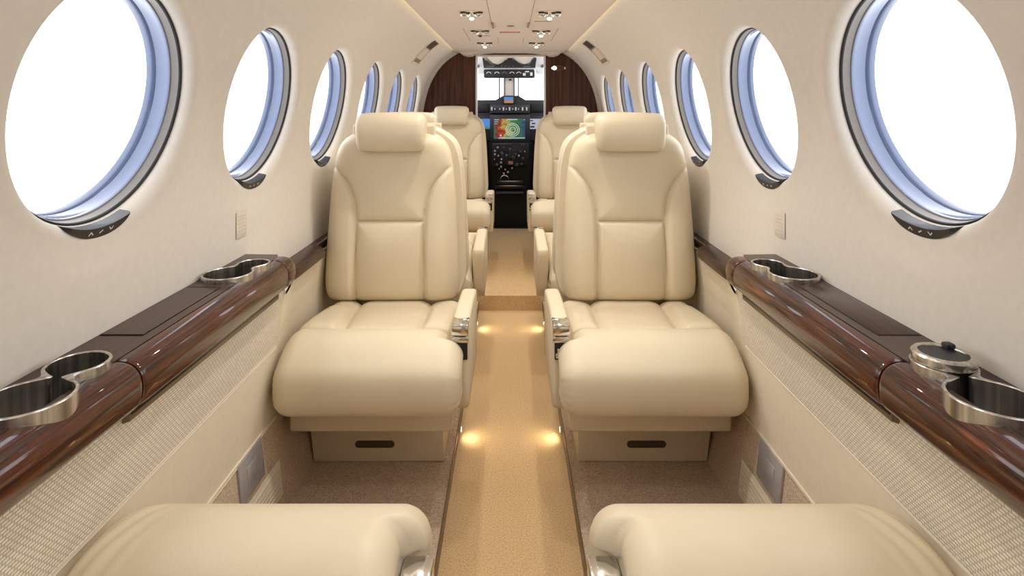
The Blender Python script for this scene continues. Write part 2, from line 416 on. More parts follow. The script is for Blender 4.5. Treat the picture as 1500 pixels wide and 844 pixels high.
# ------------------------------------------------------------------ floor
AH = .173
def quads(name, rects, mats, tagkw):
    bm = bmesh.new()
    for pts, mi in rects:
        f = bm.faces.new([bm.verts.new(p) for p in pts]); f.material_index = mi
    return bobj(name, bm, mats, None, False, None, recalc=False)
YS = 3.15; ZF = .08; YB = -1.25
rects = [([(-AH, YB, 0), (AH, YB, 0), (AH, YS, 0), (-AH, YS, 0)], 0),
         ([(-.7, YS, .05), (-AH, YS, .05), (-AH, YS, 0), (AH, YS, 0), (AH, YS, .05), (.7, YS, .05), (.7, YS, ZF), (-.7, YS, ZF)][::-1], 0),
         ([(-.7, YS, ZF), (.7, YS, ZF), (.7, 4.9, ZF), (-.7, 4.9, ZF)], 0)]
for s in (-1, 1):
    a = [(s * AH, YB, .05), (s * .7, YB, .05), (s * .7, YS, .05), (s * AH, YS, .05)]
    b = [(s * AH, YB, 0), (s * AH, YB, .05), (s * AH, YS, .05), (s * AH, YS, 0)]
    rects.append((a if s > 0 else a[::-1], 1)); rects.append((b[::-1] if s > 0 else b, 0))
fl = quads('floor', rects, [M['carpet_aisle'], M['carpet_side']], None)
tag(fl, 'tan carpeted cabin floor with a sunken aisle and a step', 'floor', None, 'structure')
for k, s in enumerate((-1, 1)):
    t = box('trim_%d' % (k + 1), s * (AH - .001), s * (AH + .0015), YB, YS - .002, .001, .052, M['lip'], None, .0008)
    tag(t, 'thin dark edge strip along the %s side of the aisle' % ('left' if s < 0 else 'right'), 'trim', None, 'structure')

# ------------------------------------------------------------------ lower side panels (parts of the walls)
def ofs(y): return .052 * float(sm((y - 1.47) / .30))
DP = [(.584, .650), (.596, .575), (.606, .483), (.612, .30), (.585, .05)]
def dado(name, i0, i1, y0, y1, mat, side, lift=0.):
    ys = [y for y in ([y0] + list(np.linspace(1.40, 1.85, 16)) + [y1]) if y0 <= y <= y1]
    ys = sorted(set([float(y) for y in ys])); vs, fs = [], []
    pts = []
    for i in range(i0, i1):
        for t in ((0, .25, .5, .75) if i < i1 - 1 else (0, .25, .5, .75, 1)):
            pts.append((DP[i][0] * (1 - t) + DP[i + 1][0] * t, DP[i][1] * (1 - t) + DP[i + 1][1] * t, (i + t)))
    for x, z, tt in pts:
        for y in ys:
            z_ = min(z, .612) if y > 1.5 else z
            k = ofs(y) * (1 if z > .29 else (z - .05) / .24 * .9 + .1 * 0)
            vs.append((side * (x + k - lift), y, z_))
    n = len(ys)
    for a in range(len(pts) - 1):
        for b in range(n - 1): fs.append((a * n + b, a * n + b + 1, (a + 1) * n + b + 1, (a + 1) * n + b))
    # thickness backwards
    m = len(vs); vs += [(v[0] + side * .006, v[1], v[2]) for v in vs]
    fs += [tuple(q + m for q in f[::-1]) for f in fs]
    r = len(pts)
    edge = [(b, b + 1) for b in range(n - 1)] + [((r - 1) * n + b + 1, (r - 1) * n + b) for b in range(n - 1)] + [((a + 1) * n, a * n) for a in range(r - 1)] + [(a * n + n - 1, (a + 1) * n + n - 1) for a in range(r - 1)]
    fs += [(p, q, q + m, p + m) for p, q in edge]
    return mesh(name, vs, fs, mat, WALL[side], True, 30)
for side in (-1, 1):
    w_ = dado('woven_panel', 0, 2, YB, 1.52, M['weave'], side); w_['label'] = 'woven cream cloth panel under the wood ledge'
    dado('side_panel', 0, 2, 1.521, 4.3, M['panel'], side)
    dado('lower_panel', 2, 3, YB, 4.3, M['panel'], side)
    kp = dado('kick_panel', 3, 4, YB, 4.3, M['carpet_side'], side); kp['label'] = 'brown carpeted kick panel'
    bm = bmesh.new(); add_box(bm, side * .605, side * .6075, YB, 1.5, .480, .486, .001)
    bobj('piping', bm, M['panel'], WALL[side])
    bm = bmesh.new(); add_box(bm, side * .6085, side * .614, YB, 1.5, .296, .304, .001)
    bobj('piping', bm, M['panel'], WALL[side])

# ------------------------------------------------------------------ ledges
ZL = .722
def fig8(c, off, n=120):
    """outline of two circles blended at the neck (plan x,y)"""
    x1, y1, r1, x2, y2, r2 = c; o = np.array([(x1 * r2 + x2 * r1) / (r1 + r2), (y1 * r2 + y2 * r1) / (r1 + r2)]); kk = .030; out = []
    def sdf(p):
        a = math.hypot(p[0] - x1, p[1] - y1) - r1; b = math.hypot(p[0] - x2, p[1] - y2) - r2
        h = max(kk - abs(a - b), 0) / kk; return min(a, b) - h * h * kk * .25 - off
    for k in range(n):
        # denser round the narrow neck directions is not needed: even angles are fine
        a = 2 * PI * k / n; d = np.array([math.cos(a), math.sin(a)]); lo_r, hi_r = 0., .2
        r = 0.
        while sdf(o + d * r) < 0: r += .004
        lo_r, hi_r = r - .004, r
        for _ in range(24):
            m = (lo_r + hi_r) / 2
            if sdf(o + d * m) < 0: lo_r = m
            else: hi_r = m
        out.append(o + d * lo_r)
    p = np.array(out); L = np.concatenate([[0], np.cumsum(np.linalg.norm(np.roll(p, -1, 0) - p, axis=1))]); pc = np.vstack([p, p[:1]])
    t = np.linspace(0, L[-1], n, endpoint=False); return np.stack([np.interp(t, L, pc[:, 0]), np.interp(t, L, pc[:, 1])], 1)
CUPS = {'near': (.613, .733, .052, .622, .834, .038), 'far': (.627, 1.287, .050, .607, 1.370, .034)}
def ledge(side):
    sd = 'left' if side < 0 else 'right'
    L = empty('side_ledge', (0, 0, 0), 'glossy dark walnut ledge with steel cup holders along the %s wall' % sd, 'ledge', 'walnut side ledges')
    # flat top with cup-holder openings
    bm = bmesh.new()
    def loop(pts):
        v = [bm.verts.new((side * p[0], p[1], ZL)) for p in pts]
        for i in range(len(v)): bm.edges.new((v[i], v[(i + 1) % len(v)]))
    rect = [(.590, YB)] + [(.590, y) for y in np.linspace(-.6, 1.45, 9)] + [(.592, 1.475), (.600, 1.495), (.688, 1.50)] + [(.688, y) for y in np.linspace(1.4, -.6, 9)] + [(.688, YB)]
    loop(rect)
    for nm, c in CUPS.items(): loop(fig8(c, .0012))
    bmesh.ops.triangle_fill(bm, use_beauty=True, use_dissolve=False, edges=bm.edges[:])
    r = bmesh.ops.extrude_face_region(bm, geom=bm.faces[:])
    for v in [g for g in r['geom'] if isinstance(g, bmesh.types.BMVert)]: v.co.z -= .012
    bobj('top_panel', bm, M['wood_top'], L, True, 30)
    # bullnose run in three lengths
    BN = spline([(.5905, .7215), (.578, .7205), (.564, .715), (.554, .704), (.549, .687), (.550, .667), (.557, .653), (.572, .648), (.5905, .652)], 40, False)
    def bull(name, y0, y1, mat, cap=0., sink=0.):
        ysn = [(y0, .94), (y0 + .003, .985), (y0 + .008, 1)] + [(y1 - .008, 1), (y1 - .003, .985), (y1, .94)]
        if cap: ysn = [(y0, .94), (y0 + .003, .985), (y0 + .008, 1), (y1 - cap, 1)] + [(y1 - cap + cap * math.sin(t), .55 + .45 * math.cos(t)) for t in np.linspace(.2, PI / 2, 8)]
        vs, fs = [], []
        c0 = np.array([.5905, .692])
        for y, k in ysn:
            for p in BN: q = c0 + (p - c0) * k; vs.append((side * q[0], y, q[1] - sink))
        n = len(BN)
        for a in range(len(ysn) - 1):
            for i in range(n): fs.append((a * n + i, a * n + (i + 1) % n, (a + 1) * n + (i + 1) % n, (a + 1) * n + i))
        fs += [tuple(range(n)), tuple((len(ysn) - 1) * n + i for i in range(n))]
        return mesh(name, vs, fs, mat, L, True, 50)
    cutters = []
    for nm, c in CUPS.items():
        o_ = fig8(c, .0012); cut = prism('cutter', [(side * p[0], 0) for p in o_], 0, 1, M['wood'], None); n = len(o_)
        for i, v in enumerate(cut.data.vertices): q = o_[i % n]; v.co = (side * q[0], q[1], ZL - .065 if i < n else ZL + .05)
        fix(cut.data); cutters.append(cut)
    def carve(o, cut):
        md = o.modifiers.new('cut', 'BOOLEAN'); md.operation = 'DIFFERENCE'; md.object = cut; md.solver = 'EXACT'
        dg = bpy.context.evaluated_depsgraph_get(); me = bpy.data.meshes.new_from_object(o.evaluated_get(dg)); o.modifiers.clear(); o.data = me
        me.set_sharp_from_angle(angle=math.radians(50))
    em = bull('edge_moulding', YB, .868, M['wood']); carve(em, cutters[0])
    tl = bull('table_edge', .871, 1.436, M['wood']); carve(tl, cutters[1]); [bpy.data.objects.remove(q) for q in cutters]; tl['label'] = 'wooden edge of the stowed fold-out table'
    bull('end_cap', 1.439, 1.505, M['wood'], .035)
    # slot and bronze lip below the stowed table
    box('table_slot', side * .571, side * .584, .875, 1.43, .636, .649, M['dark'], L, .001)
    n = 24; vs = []; fs = []
    for k in range(n + 1):
        t = k / n; y = .872 + (1.433 - .872) * t; h = .017 * math.sin(PI * min(1, t * 1.0)) ** .5 if 0 < t < 1 else 0
        for x, z in ((.5765 - .004, .662), (.5765 - .004, .6465 - .000), (.5835, .6465 - h * .3 - .004), (.588, .662)): vs.append((side * x, y, z - .018))
    for k in range(n):
        for i in range(4): fs.append((k * 4 + i, k * 4 + (i + 1) % 4, (k + 1) * 4 + (i + 1) % 4, (k + 1) * 4 + i))
    fs += [(0, 1, 2, 3), tuple(n * 4 + i for i in range(4))]
    mesh('slot_lip', vs, fs, M['lip'], L, True, 30)
    # flush lid with a dark joint, and the long joint beside the bullnose
    bm = bmesh.new()
    add_box(bm, side * .611, side * .681, .9645, 1.2185, ZL - .004, ZL + .0012, .0006)
    lid = bobj('storage_lid', bm, M['wood_top'], L)
    bm = bmesh.new(); t = .0011
    for x0, x1, y0, y1 in ((.6097, .6111, .963, 1.22), (.681, .6824, .963, 1.22), (.6097, .6824, .9625, .9645), (.6097, .6824, 1.2185, 1.2205), (.5895, .5912, .86, 1.44)):
        add_box(bm, side * x0, side * x1, y0, y1, ZL - .003, ZL + .0006)
    bobj('lid_joint', bm, M['dark'], L, False)
    for nm, c in CUPS.items():
        inner, outer = fig8(c, -.0015), fig8(c, .0035); n = len(outer)
        h = .0125; dep = .058; rows = [(outer, ZL - .020), (outer, ZL + h - .0012), (.8 * outer + .2 * inner, ZL + h), (.2 * outer + .8 * inner, ZL + h), (inner, ZL + h - .0012), (inner, ZL + .002)]
        def sk(rows, cap):
            vs, fs = [], []
            for pts, z in rows:
                for p in pts: vs.append((side * p[0], p[1], z))
            for a in range(len(rows) - 1):
                for i in range(n): fs.append((a * n + i, a * n + (i + 1) % n, (a + 1) * n + (i + 1) % n, (a + 1) * n + i))
            if cap: fs.append(tuple((len(rows) - 1) * n + i for i in range(n)))
            return vs, fs
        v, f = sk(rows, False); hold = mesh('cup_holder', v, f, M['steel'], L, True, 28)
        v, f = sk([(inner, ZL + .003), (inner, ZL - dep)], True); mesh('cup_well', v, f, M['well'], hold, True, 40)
    # narrow forward ledge that steps out beside the seats
    plan = [(.624, 1.655), (.619, 1.665), (.617, 1.69), (.617, 1.91), (.630, 1.945), (.660, 1.96), (.660, 4.28)]
    vs, fs = [], []
    sec = [(0, -.028), (-.003, -.016), (-.001, -.005), (.006, 0), (None, 0), (None, -.028)]
    for x, y in plan:
        for dx, dz in sec: vs.append((side * ((x + dx) if dx is not None else .688), y, .635 + dz))
    k = len(sec)
    for a in range(len(plan) - 1):
        for i in range(k): fs.append((a * k + i, a * k + (i + 1) % k, (a + 1) * k + (i + 1) % k, (a + 1) * k + i))
    fs += [tuple(range(k)), tuple((len(plan) - 1) * k + i for i in range(k))]
    mesh('forward_rail', vs, fs, M['wood_top'], L, True, 40)
    return L
for side in (-1, 1): ledge(side)
# removable round insert standing in the near right holder
c = CUPS['near']
ins = empty('cup_insert', (c[3], c[4], ZL + .014), 'round steel ring insert with black bowl in the near right cup holder', 'cup insert')
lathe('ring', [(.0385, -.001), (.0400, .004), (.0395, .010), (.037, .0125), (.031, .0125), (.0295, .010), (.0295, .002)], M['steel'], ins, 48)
lathe('bowl', [(.0296, .0105), (.0285, .003), (.020, -.008), (0, -.012)], M['dark'], ins, 40)
bm = bmesh.new(); add_box(bm, .016, .030, .014, .028, .004, .018, .003); bobj('thumb_tab', bm, M['dark'], ins)

# ------------------------------------------------------------------ seats
def polydist(px, pz, line):
    d = np.full(px.shape, 9.)
    for (a, b), (c_, e) in zip(line[:-1], line[1:]):
        vx, vz = c_ - a, e - b; t = np.clip(((px - a) * vx + (pz - b) * vz) / (vx * vx + vz * vz + 1e-12), 0, 1)
        d = np.minimum(d, np.hypot(px - a - t * vx, pz - b - t * vz))
    return d
ZS = .05     # seat figures below are heights above the aisle; local z = height - ZS
BX = -.020
def backrest(parent, s):
    zt = np.array([.425, .435, .455, .50, .60, .70, .80, .895, .945, .975, .998, 1.012, 1.018])
    hwt = np.array([.205, .222, .231, .235, .231, .2265, .221, .2115, .201, .188, .165, .135, .10])
    nz, nx = 130, 110
    v = np.linspace(0, 1, nz); z = .425 + (1.018 - .425) * (1 - np.cos(PI * v)) / 2 * .35 + (1.018 - .425) * v * .65
    # hermite-smooth the outline
    hw = np.interp(z, zt, hwt)
    for _ in range(6): hw[1:-1] = .5 * hw[1:-1] + .25 * (hw[:-2] + hw[2:])
    t = np.linspace(-1, 1, nx); u = np.sin(t * PI / 2) * .6 + t * .4
    U, Z = np.meshgrid(u, z); HWg = np.repeat(hw[:, None], nx, 1); X = U * HWg
    seam = [(.117, .40), (.1165, .62), (.116, .70), (.1175, .735), (.1235, .775), (.137, .815), (.158, .850), (.187, .880), (.225, .902)]
    d = np.minimum(polydist(np.abs(X), Z, seam), np.where(np.abs(X) < .1165, np.abs(Z - .708), 9.))
    puff = .016 * (1 - np.exp(-(d / .008))) + .010 * (1 - np.exp(-(d / .05) ** 2))
    xs = np.interp(Z, [p[1] for p in seam], [p[0] for p in seam]); bol = sm((np.abs(X) - xs) / .02) * np.where(Z < .9, 1, 0) * .010
    vt = (Z - .425) / (1.018 - .425)
    e = np.clip(1 - np.abs(U) ** 7, 0, 1) ** .5 * np.clip(1 - np.abs(2 * vt - 1) ** 14, 0, 1) ** .5
    lum = .012 * np.exp(-((Z - .60) / .12) ** 2) - .008 * np.exp(-((Z - .82) / .12) ** 2)
    Yf = .085 - e * (.058 + puff + bol + lum) 
    tilt = (Z - .43) * .055
    front = np.stack([X, Yf + tilt, Z - ZS], -1).reshape(-1, 3)
    back = np.stack([X * .985, np.full_like(X, .105) + tilt, Z - ZS], -1).reshape(-1, 3)
    V = (np.concatenate([front, back]) + np.array([BX, 0, 0])) * np.array([s, 1, 1]); N = nz * nx; fs = []
    for a in range(nz - 1):
        for b in range(nx - 1):
            q = (a * nx + b, a * nx + b + 1, (a + 1) * nx + b + 1, (a + 1) * nx + b); fs.append(q); fs.append(tuple(N + i for i in q[::-1]))
    per = [b for b in range(nx)] + [a * nx + nx - 1 for a in range(1, nz)] + [(nz - 1) * nx + b for b in range(nx - 2, -1, -1)] + [a * nx for a in range(nz - 2, 0, -1)]
    for i in range(len(per)): p, q = per[i], per[(i + 1) % len(per)]; fs.append((p, q, N + q, N + p))
    o = mesh('backrest', V, fs, M['leather'], parent, True, 75)
    # rear shell
    out = []
    zs = np.linspace(.43, 1.035, 40); h2 = np.interp(zs, zt + .012, hwt + .011)
    for _ in range(4): h2[1:-1] = .5 * h2[1:-1] + .25 * (h2[:-2] + h2[2:])
    vs, fs = [], []
    ring = [(h, z_) for h, z_ in zip(h2, zs)] + [(-h, z_) for h, z_ in zip(h2[::-1], zs[::-1])]
    n = len(ring); c0 = np.array([0, .73])
    lay = [(.094, .955), (.094, .985), (.100, .998), (.112, 1), (.132, .995), (.143, .975), (.147, .93)]
    for y, k in lay:
        for h, z_ in ring:
            q = c0 + (np.array([h, z_]) - c0) * k; vs.append((s * (q[0] + BX + .012), y + (q[1] - .43) * .055, q[1] - ZS))
    for a in range(len(lay) - 1):
        for i in range(n): fs.append((a * n + i, a * n + (i + 1) % n, (a + 1) * n + (i + 1) % n, (a + 1) * n + i))
    fs += [tuple(range(n)), tuple((len(lay) - 1) * n + i for i in range(n))]
    mesh('rear_shell', vs, fs, M['leather2'], parent, True, 50)
    # headrest
    pr = spline([(-.030, .962), (-.040, .985), (-.043, 1.02), (-.036, 1.055), (-.012, 1.080), (.022, 1.083), (.050, 1.068), (.058, 1.03), (.050, .97), (.020, .952), (-.015, .950)], 56)
    pr[:, 0] += .030; pr[:, 1] -= ZS
    def hr(V):
        k = 1 + .03 * (V[:, 2] - (1.015 - ZS)) / .065; V = V.copy(); V[:, 0] = (V[:, 0] - BX) * k + BX
        V[:, 1] += -.006 * np.cos((V[:, 0] - BX) / .13 * PI / 2); V[:, 2] -= .006 * ((V[:, 0] - BX) / .13) ** 2 * np.where(V[:, 2] > .97, 1, 0); return V
    h = puffy('headrest', pr, BX + .004 - .118, BX + .004 + .118, .028, M['leather'], parent, s, 10, 14, hr)
    puffy('headrest_mount', [(y + .05, z_ - ZS) for y, z_ in rrect(.03, .06, .975, 1.042, .010)], BX - .142, BX + .148, .006, M['leather2'], h, s, 4, 2)
    return o
def cushion(parent, s):
    pr = spline([(.05, .425), (-.04, .437), (-.15, .452), (-.26, .466), (-.315, .474), (-.335, .473), (-.355, .485), (-.40, .499), (-.46, .497), (-.515, .472), (-.550, .440), (-.557, .39), (-.548, .350), (-.522, .330), (-.465, .322), (-.40, .318), (-.33, .312), (-.2, .310), (-.06, .310), (.05, .320)], 130)
    pr[:, 1] -= ZS
    def x1(y, z): return .236 + 0.036 * sm((-.446 - y) / .012)
    def x0(y, z): return -.226 + .026 * sm((-.20 - y) / .3)
    def post(V):
        x, y, z = V[:, 0], V[:, 1], V[:, 2]; top = sm((z - (.40 - ZS)) / .03)
        xl = -.118 + .03 * sm((-y) / .33); xr = .122 + .010 * sm((-y) / .33)
        d = np.minimum(np.abs(x - xl), np.abs(x - xr)); d = np.where(y > -.335, d, 9.); d2 = np.abs(y + .335)
        dd = np.minimum(d, d2 * 1.2)
        dz = -.013 * np.exp(-(dd / .010)) - .006 * np.exp(-(dd / .03) ** 2)
        out = (x < xl) | (x > xr); dz = dz + np.where((y > -.33) & out, .012 * sm(d / .03), 0) * sm((-.02 - y) / .05)
        V = V.copy(); V[:, 2] += dz * top
        # gathered leather at the ends of the front roll
        fr = sm((-.36 - y) / .05); ang = np.arctan2(z - (.39 - ZS), y + .455)
        en = np.maximum(np.exp(-((x + .200) / .020) ** 2), np.exp(-((x - .262) / .016) ** 2) * .8)
        wv = .0016 * np.sin(ang * 30) * en * fr * (np.cos(ang) < -.2)
        V[:, 1] += wv; V[:, 2] += wv * .5
        return V
    return puffy('seat_cushion', pr, x0, x1, .048, M['leather'], parent, s, 14, 60, post)
def seat(s, label, group='cream leather club seats'):
    root = empty('cabin_seat', (0, 0, 0), label, 'seat', group)
    backrest(root, s); cushion(root, s)
    # aisle armrest
    pr = spline([(-.432, .307), (-.440, .33), (-.442, .40), (-.441, .49), (-.434, .518), (-.415, .526), (-.33, .532), (-.15, .520), (-.085, .512), (-.068, .50), (-.066, .46), (-.085, .35), (-.11, .305), (-.13, .300), (-.28, .298), (-.41, .300)], 90)
    pr[:, 1] -= ZS
    arm = puffy('armrest', pr, .238, .286, .012, M['leather'], root, s, 6, 4)
    bm = bmesh.new()
    xa, xb = sorted((s * .240, s * .2845))
    add_box(bm, xa, xb, -.447, -.385, .500 - ZS, .529 - ZS, .004)
    add_box(bm, xa, xb, -.4475, -.425, .482 - ZS, .4985 - ZS, .003)
    bobj('latch_plate', bm, M['chrome'], arm)
    bm = bmesh.new(); add_box(bm, xa + .004, xb - .002, -.4455, -.43, .437 - ZS, .482 - ZS, .002); bobj('latch_recess', bm, M['dark'], arm)
    bm = bmesh.new(); xc = (xa + xb) / 2
    add_box(bm, xc - .016, xc + .008, -.4495, -.44, .442 - ZS, .456 - ZS, .003); add_box(bm, xc - .012, xc - .004, -.4495, -.44, .454 - ZS, .468 - ZS, .002)
    bobj('latch_lever', bm, M['chrome'], arm)
    # apron below the cushion, and the pedestal box
    puffy('apron', [(y, z - ZS) for y, z in rrect(-.412, .08, .226, .312, .012)], -.200, .236, .010, M['leather2'], root, s, 4, 2)
    bm = bmesh.new()
    x0, x1 = -.188, .198
    add_box(bm, x0, x1, -.252, .10, .001, .245 - ZS, .005, 3)
    for v in bm.verts:
        v.co.x = s * (v.co.x - (.022 * sm(v.co.z / .2) if v.co.x < 0 else 0))
    base = bobj('seat_base', bm, M['leather2'], root)
    pts = []
    for k in range(13): a = -PI / 2 + PI * k / 12; pts.append((.048 + .010 * math.cos(a), .0545 + .010 * math.sin(a)))
    for k in range(13): a = PI / 2 + PI * k / 12; pts.append((-.048 + .010 * math.cos(a), .0545 + .010 * math.sin(a)))
    prism('pull_handle', [(s * (x - .006), z) for x, z in pts], -.2545, -.248, M['slot'], base)
    for o in root.children:
        if o.name.startswith('backrest'): pass
    return root
XS = .396
sBL = seat(1, 'cream leather club seat left of the aisle facing the camera, shown in full')
sBL.location = (-XS, 1.97, ZS)
sBR = seat(-1, 'cream leather club seat right of the aisle facing the camera, shown in full')
sBR.location = (XS, 1.97, ZS)
def place(src, loc, rz, label):
    c_ = copy_tree(src); c_.location = loc; c_.rotation_euler = (0, 0, rz); c_['label'] = label; return c_
place(sBR, (-XS, 2.345, ZS), PI, 'cream leather seat back to back behind the left full-view seat, mostly hidden')
place(sBL, (XS, 2.345, ZS), PI, 'cream leather seat back to back behind the right full-view seat, mostly hidden')
place(sBL, (-XS, 4.02, ZF), 0, 'small far cream leather seat left of the cockpit door, facing the camera')
place(sBR, (XS, 4.02, ZF), 0, 'small far cream leather seat right of the cockpit door, facing the camera')
for src, x, sd in ((sBR, -XS, 'left'), (sBL, XS, 'right')):
    c_ = place(src, (x, .405, ZS), PI, 'cream leather seat cushion cut off at the %s bottom edge of the picture' % sd)
    for ch_ in c_.children:
        if ch_.name.startswith('armrest'): ch_.location.z = -.085
        if ch_.name.startswith(('backrest', 'rear_shell', 'headrest')):          # laid flat behind
            ang = math.radians(-80); piv = Vector((0, .02, .43 - ZS))
            Mx = Matrix.Translation(piv + Vector((0, .03, -.01))) @ Matrix.Rotation(ang, 4, 'X') @ Matrix.Translation(-piv)
            ch_.matrix_local = Mx

    for ch_ in c_.children:
        if ch_.name.startswith('seat_cushion'):        # these two cushions show folds at the outboard end
            ch_.data = ch_.data.copy(); sg = -1 if src is sBR else 1
            for v in ch_.data.vertices:
                xo = v.co.x * sg; y = v.co.y
                wx_ = float(sm((-.10 - xo) / .05)); wy_ = float(sm((y + .53) / .06) * sm((-.30 - y) / .06)); up_ = float(sm((v.co.z - .33) / .05))
                v.co.z += .0018 * math.sin(2 * PI * (xo + .35 * y + .12 * (y + .4) ** 2) / .027) * wx_ * wy_ * up_
# ------------------------------------------------------------------ wall fittings low down
def on_kick(px, py, side):     # intersect view ray with the kick panel plane
    dx, dz = (px - VX) / F, -(py - VY) / F
    # side*x = .585 + (.612-.585)*(z-.05)/.25
    k = .108; # slope
    # side*dx*t = .585 + k*(CZ + dz*t - .05)
    t = (.585 + k * (CZ - .05)) / (side * dx - k * dz)
    return Vector((dx * t, t, CZ + dz * t))
nk = Vector((1, 0, -.108)).normalized()
def kick_plate(name, y0, y1, z0, z1, lift, mat, parent, side, bev=.002):
    bm = bmesh.new(); add_box(bm, 0, lift, y0, y1, z0, z1, bev)
    for v in bm.verts:
        zv = v.co.z; xb = .585 + .108 * (zv - .05) - v.co.x; v.co.x = side * xb
    return bobj(name, bm, mat, parent)
for side in (-1, 1):
    sd = 'left' if side < 0 else 'right'
    g = empty('floor_vent', (0, 0, 0), 'cream ribbed air vent on the %s carpeted kick panel' % sd, 'vent', 'kick panel vents')
    kick_plate('vent_frame', 1.24, 1.50, .103, .194, .004, M['panel'], g, side)
    for k in range(7):
        kick_plate('vent_slat', 1.252, 1.488, .1105 + .011 * k, .117 + .011 * k, .0075, M['panel'], g, side, .001)
    g = empty('outlet_plate', (0, 0, 0), 'grey metal cover plate above the vent on the %s kick panel' % sd, 'plate', 'kick panel plates')
    kick_plate('cover', 1.292, 1.412, .209, .300, .006, M['plate'], g, side)
    kick_plate('socket_flap', 1.325, 1.380, .235, .275, .008, M['plate'], g, side)
# wall placards
for side in (-1, 1):
    sd = 'left' if side < 0 else 'right'
    y0 = 1.445; xw = WMAX - .0015
    pl = box('wall_placard', side * xw, side * (xw - .0015), y0, y0 + .055, .772, .838, M['placard'], None, .0004)
    tag(pl, 'small pale embossed placard on the %s wall above the ledge' % sd, 'placard', 'wall placards')
    bm = bmesh.new()
    for k in range(6):
        w0 = random.uniform(.0, .01); add_box(bm, side * (xw - .0015), side * (xw - .0022), y0 + .006 + w0, y0 + .049 - random.uniform(0, .01), .780 + .009 * k, .7825 + .009 * k)
    bobj('embossed_lines', bm, M['placard_mark'], pl, False)

# ------------------------------------------------------------------ ceiling
ZC = 1.505; PW = .40
sec = spline([(-PW, ZC + .012), (-PW + .004, ZC + .004), (-PW + .016, ZC), (-.2, ZC - .001), (0, ZC - .0015), (.2, ZC - .001), (PW - .016, ZC), (PW - .004, ZC + .004), (PW, ZC + .012)], 41, False)
cl = prism('ceiling', [tuple(p) for p in sec] + [(PW, ZC + .020), (-PW, ZC + .020)], YB, 4.30, M['ceil'])
tag(cl, 'long beige dropped ceiling panel with reading lights', 'ceiling', None, 'structure')
bm = bmesh.new(); add_box(bm, -.089, .089, 1.2, 2.90, ZC - .0045, ZC, .0018); hb = bobj('hatch_cover', bm, M['ceil'], cl)
bm = bmesh.new()
for x in (-.090, .090): add_box(bm, x - .0016, x + .0016, 1.2, 2.90, ZC - .0024, ZC)
add_box(bm, -.0905, .0905, 2.90, 2.904, ZC - .0026, ZC)
for x in (-.075, .075): add_box(bm, x - .0012, x + .0012, 3.34, 3.62, ZC - .0024, ZC)
for x in (-.243, .243): add_box(bm, x - .0012, x + .0012, 2.95, 3.50, ZC - .0020, ZC)
add_box(bm, .11, .187, 2.70, 2.712, ZC - .0026, ZC); add_box(bm, -.19, -.115, 3.24, 3.252, ZC - .0026, ZC)
bobj('panel_joint', bm, M['seam'], cl, False)
lathe('hatch_latch', [(.018, 0), (.018, -.004), (.014, -.006), (0, -.006)], M['seam'], cl, 24, 'Z', (0, 2.83, ZC - .003))
for s in (-1, 1):
    bm = bmesh.new(); add_box(bm, s * .083, s * .090, 2.72, 2.88, ZC - .010, ZC - .002, .001); bobj('hatch_clip', bm, M['seam'], cl)
bm = bmesh.new(); x = -.058
for w_ in (.012, .004, .010, .011, .009, .011, .010, .006, .004, .011):
    add_box(bm, x, x + w_, 3.075, 3.115, ZC - .0030, ZC - .0005); x += w_ + .0022
plc = bobj('red_lettering', bm, M['red'], cl, False); plc['label'] = 'row of tiny blurred red letters'
# rounded lobes where the panel meets the bulkhead
hp = spline([(-.37, 1.512), (-.36, 1.494), (-.325, 1.481), (-.285, 1.483), (-.262, 1.494), (-.15, 1.506), (0, 1.511), (.15, 1.506), (.262, 1.494), (.285, 1.483), (.325, 1.481), (.36, 1.494), (.37, 1.512)], 61, False)
prism('header', [tuple(p) for p in hp] + [(.37, 1.53), (-.37, 1.53)], 4.18, 4.349, M['ceil'], cl)
# cove light strips hidden on top of the panel edges
for s in (-1, 1):
    bm = bmesh.new(); add_box(bm, s * (PW + .0005), s * (PW + .004), YB + .05, 4.17, ZC + .0065, ZC + .017)
    cv = bobj('cove_light', bm, M['cove'], None, False)
    tag(cv, 'warm glowing light strip behind the %s edge of the ceiling panel' % ('left' if s < 0 else 'right'), 'light', 'ceiling cove lights')
# reading lights
def reading_light():
    r = empty('reading_light', (0, 0, 0))
    lathe('bezel', [(.050, .001), (.050, -.002), (.046, -.005), (.036, -.0055), (.034, -.001)], M['chrome'], r, 40, 'Z', sx=1, sy=.8)
    for s in (-1, 1):
        n_ = lathe('air_nozzle', [(.017, 0), (.0165, -.010), (.013, -.015), (.009, -.015), (.008, -.006), (0, -.006)], M['dark'], r, 24, 'Z', (s * .031, -.010, -.002))
        lathe('nozzle_rim', [(.0172, -.008), (.0172, -.012), (.0135, -.016), (.0130, -.0145)], M['chrome'], n_, 24, 'Z', (s * .031, -.010, -.002))
    eye = lathe('eyeball', [(.022, 0), (.0225, -.008), (.020, -.017), (.014, -.022)], M['chrome'], r, 28, 'Z', (0, .012, -.002))
    lathe('bulb', [(.0105, -.021), (.0095, -.027), (.006, -.0305), (0, -.0315)], M['bulb'], r, 24, 'Z', (0, .012, -.002))
    return r
proto = reading_light()
LY = [-.46, .12, .70, 1.28, 1.87, 2.45, 3.04, 3.60]  # rows before the first visible pair are unseen, added to light the cabin
first = True; DOWN = []
rown = {2.45: 'first', 3.04: 'second', 3.60: 'third'}
